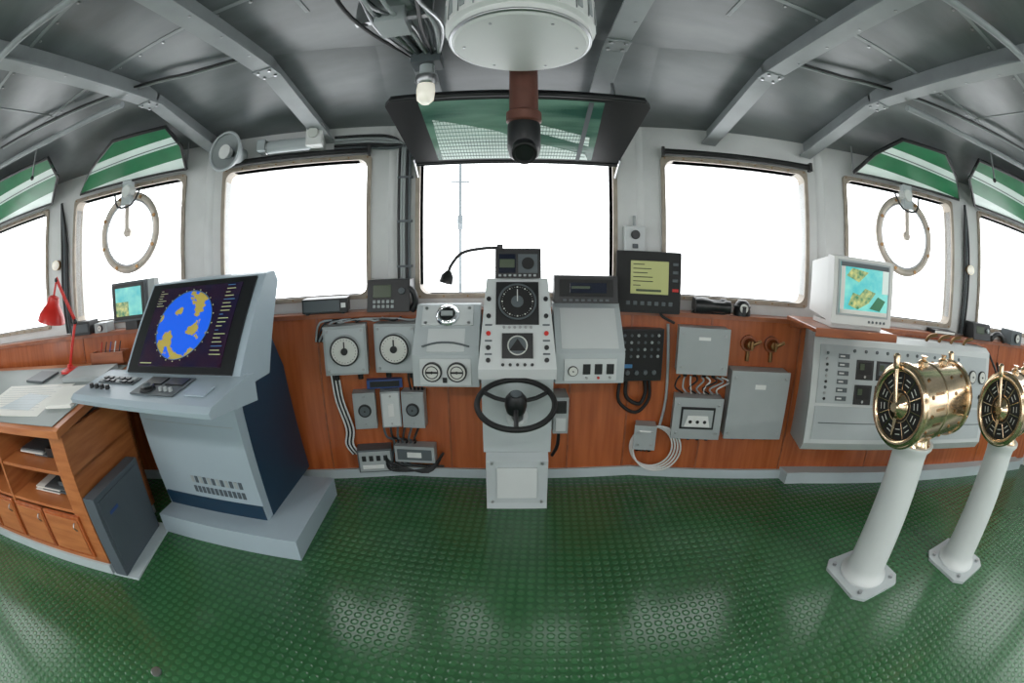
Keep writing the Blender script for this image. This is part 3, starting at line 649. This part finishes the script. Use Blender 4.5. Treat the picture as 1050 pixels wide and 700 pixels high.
for x0,x1 in ((-.49,-.10),(-.88,-.51),(-1.29,-.93),(-1.68,-1.31)):
    b.box(x0,x1,-.0,.025,.10,.365,WOOD);b.box(x0+.02,x1-.02,-.006,0,.12,.345,DESKW);b.tube([((x1-.05),-.01,.33),((x1-.05),-.03,.31),((x1-.05),-.01,.28)],.005,STEEL)
b.done()
def ondesk(x,y,dz=0):
    c,s=math.cos(dy),math.sin(dy);return (D0[0]+x*c-y*s,D0[1]+x*s+y*c,.888+.1025*y+dz)
b=B('paper_stack',(D0[0],D0[1],0),dy)
for k in range(4):
    x=-.80+random.random()*.25;b.box(x,x+.3,.16,.6,.395+.010*k,.402+.010*k,(PAPER,BOXD)[k%2])
for k in range(4):
    x=-.80+random.random()*.25;b.box(x,x+.30,.18,.6,.625+.01*k,.633+.01*k,(BOXD,PAPER,BOXG)[k%3])
b.box(-.42,-.16,.2,.6,.395,.46,BOXD);b.box(-.42,-.17,.18,.6,.625,.68,BLK)
for k in range(9):
    x=-1.65+random.random()*.4;b.box(x,x+.32,.05,.6,.625+.012*k,.635+.012*k,PAPER)
b.done()
def sheet(name,x,y,w,h,rot,m,th=.004,lines=True):
    p=ondesk(x,y,.004);b=B(name,p,dy+R(rot));b.T=Matrix.Rotation(math.atan(.1025),4,'X')
    b.box(-w/2,w/2,-h/2,h/2,0,th,m)
    if lines:
        for k in range(10): b.box(-w*.42,w*(.1+.3*random.random()),h*.38-k*h*.08,h*.38-k*h*.08+.004,th,th+.0006,BOXG)
        b.prism([(-w*.2,-h*.3),(w*.3,-h*.35),(w*.35,h*.1),(0,h*.2)],th,th+.0005,BASE,axis='z')
    b.done()
sheet('nautical_chart',-.75,.32,.85,.50,4,PAPER)
sheet('log_book',-.20,.36,.24,.30,8,PAPER,.02,False)
sheet('folder',-.30,.74,.42,.24,3,BOXG,.03,False)
sheet('notebook',-.9,.72,.3,.2,-8,BOXD,.015,False)
p=ondesk(-.24,.96,.0);b=B('wooden_pen_tray',(p[0],p[1],p[2]+.012),dy,.003);b.box(-.18,.18,-.05,.05,0,.012,WOODH)
for q in ((-.18,-.17,-.05,.05),(.17,.18,-.05,.05),(-.18,.18,-.05,-.04),(-.18,.18,.04,.05)): b.box(*q,0,.08,WOODH)
for k in range(5): b.cyl((-.1+.05*k,-.02,.02),(-.08+.05*k,.02,.14),.005,(RED,BLK,BLUE,WHITE,BLK)[k],seg=8)
b.done()
p=ondesk(-.60,.82,.0);b=B('desk_lamp',(p[0],p[1],p[2]),0,.002)
b.lathe([(.09,0.01),(.09,.025),(.03,.04),(.02,.06)],(0,0,0),(0,0,1),RED)
b.tube([(0,0,.05),(.10,.05,.33)],.009,RED,smooth=1);b.tube([(.02,0,.05),(.12,.05,.33)],.006,RED,smooth=1)
b.sphere((.11,.05,.34),.02,BLK)
b.tube([(.11,.05,.34),(-.06,-.02,.64)],.009,RED,smooth=1);b.tube([(.12,.05,.36),(-.05,-.02,.66)],.006,RED,smooth=1)
b.sphere((-.06,-.02,.64),.018,BLK);b.tube([(-.06,-.02,.64),(-.07,-.05,.53)],.01,RED,smooth=1)
b.lathe([(.02,.01),(.05,.0),(.06,-.05),(.085,-.08),(.115,-.12),(.13,-.17),(.128,-.17),(.11,-.12),(.06,-.06)],(-.07,-.05,.53),(.25,.15,1),RED,36,cap=False)
b.sphere((-.10,-.068,.42),.035,BULB)
b.done()
b=B('equipment_case',(D0[0],D0[1],0),dy,.012);b.box(.035,.13,.0,.56,.012,.50,CASE);b.box(.13,.137,.03,.53,.04,.47,CASE);b.box(.01,.22,.0,.60,0,.012,BASE);b.box(.137,.14,.1,.2,.36,.38,BLUE);b.done()
b=W('small_monitor',-2.72,1.18,.02,.006);b.box(-.17,.17,-.05,.04,.06,.34,BOXD);b.box(-.155,.155,-.055,-.05,.075,.325,BLK);b.box(-.13,.13,-.058,-.05,.10,.30,MAP);b.box(-.13,.0,-.06,-.05,.10,.2,MAPL);b.box(-.06,.06,-.04,.05,0,.06,BLK);b.box(.19,.25,-.04,.05,0,.34,BOXG);b.done()
b=W('port_instrument_box',-3.25,1.18,.03,.005);b.box(-.12,.12,-.05,.1,0,.10,BLK);b.box(-.1,.1,-.055,-.05,.02,.08,BOXD);b.done()
b=W('port_instrument_box',-3.03,1.18,.03,.005);b.box(-.07,.07,-.03,.1,0,.07,BOXG);b.gauge(0,-.03,.035,.025);b.done()
# ------------------------------------------------------------------ wall fittings port
b=W('loudspeaker_horn',-1.88,2.30,.0,0);b.lathe([(.13,-.14),(.135,-.13),(.10,-.06),(.06,.0),(.055,.08)],(0,0,0),(.25,1,0),BOXG,36,cap=False)
b.lathe([(.135,0),(.11,.02),(.05,.08),(.02,.10)],(-.033,-.13,0),(.25,1,0),BOXG,36,cap=False);b.lathe([(.05,0),(.035,.06),(.03,.02)],(-.04,-.13,0),(.25,1,0),WHITE);b.torus((-.034,-.136,0),(.25,1,0),.13,.01,HELM,36,8)
b.box(-.02,.03,.0,.115,-.03,.03,BOXG);b.done()
b=W('wall_camera_unit',-1.42,2.33,0,.004);b.cyl((-.22,-.02,-.02),(.08,-.02,-.02),.045,HELM);b.cyl((-.23,-.02,-.02),(-.22,-.02,-.02),.05,STEEL);b.box(.06,.17,-.09,.1,-.05,.10,WHITE);b.cyl((.11,-.09,.03),(.11,-.12,.03),.035,DIAL);b.box(-.15,-.1,-.02,.115,-.03,.03,BOXG);b.box(-.3,-.24,-.05,.1,-.04,.04,HELM);b.done()
b=B('wall_conduits')
for i in range(5):
    b.tube([wpt(-1.22,2.37-.022*i,-.09),wpt(-1.0,2.37-.022*i,-.09),wpt(-.86+.0*i,2.36-.022*i,-.09),wpt(-.78+.018*i,2.31-.01*i,-.09),wpt(-.775+.018*i,2.2,-.09),wpt(-.775+.018*i,1.75,-.09),wpt(-.775+.018*i,1.3,-.09),wpt(-.775+.018*i,1.19,-.09)],.010,(BLK,BOXG,BOXG,BLK,BOXD)[i],smooth=4)
for z in (1.45,1.75,2.05): b.box(-.785,-.685,2.80,2.835,z,z+.015,BOXD)
for i in range(3): b.tube([wpt(-3.62,2.25,-.08-.0*i),wpt(-3.6+.03*i,1.9,-.09),wpt(-3.6+.03*i,1.5,-.09),wpt(-3.58+.03*i,1.19,-.09)],.014,(BLK,BOXD,BLK)[i],smooth=3)
for i in range(3): b.tube([wpt(3.62,2.25,-.08),wpt(3.6+.03*i,1.9,-.09),wpt(3.6+.03*i,1.5,-.09),wpt(3.58+.03*i,1.19,-.09)],.012,(BLK,BOXD,BLK)[i],smooth=3)
b.done()
b=W('wall_lamp',-3.66,1.75,-.10,0);b.sphere((0,-.05,0),.04,BULB);b.cyl((0,0,0),(0,-.03,0),.04,BRASSD);b.done()
b=W('wall_lamp',3.66,1.72,-.10,0);b.sphere((0,-.05,0),.04,BULB);b.cyl((0,0,0),(0,-.03,0),.04,BRASSD);b.done()
b=B('ceiling_lamp',(-.43,1.92,0));b.cyl((0,0,2.38),(0,0,2.55),.035,HELM);b.lathe([(.05,0),(.055,-.03),(.04,-.05)],(0,0,2.39),(0,0,1),STEEL)
b.lathe([(.04,0),(.045,-.04),(.04,-.09),(.02,-.11)],(0,0,2.35),(0,0,1),BULB);b.box(-.07,.07,-.06,.06,2.45,2.51,BOXD);b.done()
b=B('ceiling_cables')
for i in range(11):
    x=-.66+.03*i;b.tube([(x,.2,2.60),(x+.02*random.random(),.9,2.56+.02*random.random()),(x+.05*math.sin(i),1.3,2.50+.03*math.sin(i*2)),(x+.05+.03*math.sin(i*3),1.6,2.48+.05*random.random()),(-.48+.01*i,1.95,2.50)],.009,(BLK,STEEL,BOXG,BOXD)[i%4],smooth=5)
for i in range(3): b.box(-.66,-.34,.7+.4*i,.73+.4*i,2.5,2.64,STEEL)
b.box(-.56,-.44,1.45,1.6,2.46,2.54,BOXG)
b.done()
b=B('floor_drain',(-1.5,.55,0));b.lathe([(.03,0.0),(.03,.006),(.026,.007)],(0,0,0),(0,0,1),STEEL);b.done()
def fill_light(x,y,p):  # interior fill light added behind the camera, boxed as a ceiling fixture
    b=B('fluorescent_fixture',(x,y,zi),0,.004);b.box(-.6,.6,-.09,.09,-.05,-.002,WHITE);b.box(-.57,.57,-.07,.07,-.056,-.05,LIGHT)
    ob=b.done()
    L=bpy.data.lights.new('tube','AREA');L.shape='RECTANGLE';L.size=1.1;L.size_y=.14;L.energy=p;L.color=(1,.98,.94)  # area light of the added fill
    o=bpy.data.objects.new('tube',L);bpy.context.collection.objects.link(o);o.parent=ob;o.location=(0,0,-.07)  # added fill light, hung under its fixture box
for x in (-2.6,0,2.6): fill_light(x,-1.1,38)
b=B('foremast');b.cyl((-1.10,9,0),(-1.10,9,6),.03,BOXD);b.box(-1.3,-.9,8.98,9.02,3.1,3.13,BOXD);b.box(-1.15,-1.05,8.95,9.05,2.1,2.4,BOXD);b.done()
# ------------------------------------------------------------------ world, camera
w=bpy.data.worlds.new('overcast_sky');sc.world=w;w.use_nodes=True
bg=w.node_tree.nodes['Background'];bg.inputs[0].default_value=(.95,.98,1,1);bg.inputs[1].default_value=3.7
sc.view_settings.view_transform='Standard'
c=bpy.data.cameras.new('camera');co=bpy.data.objects.new('camera',c);bpy.context.collection.objects.link(co)
co.location=(-.03,0,1.5);co.rotation_euler=(R(79),0,0)
c.type='PANO';c.sensor_fit='HORIZONTAL';c.sensor_width=24.66;c.sensor_height=16.44;c.clip_start=.01
sc.camera=co
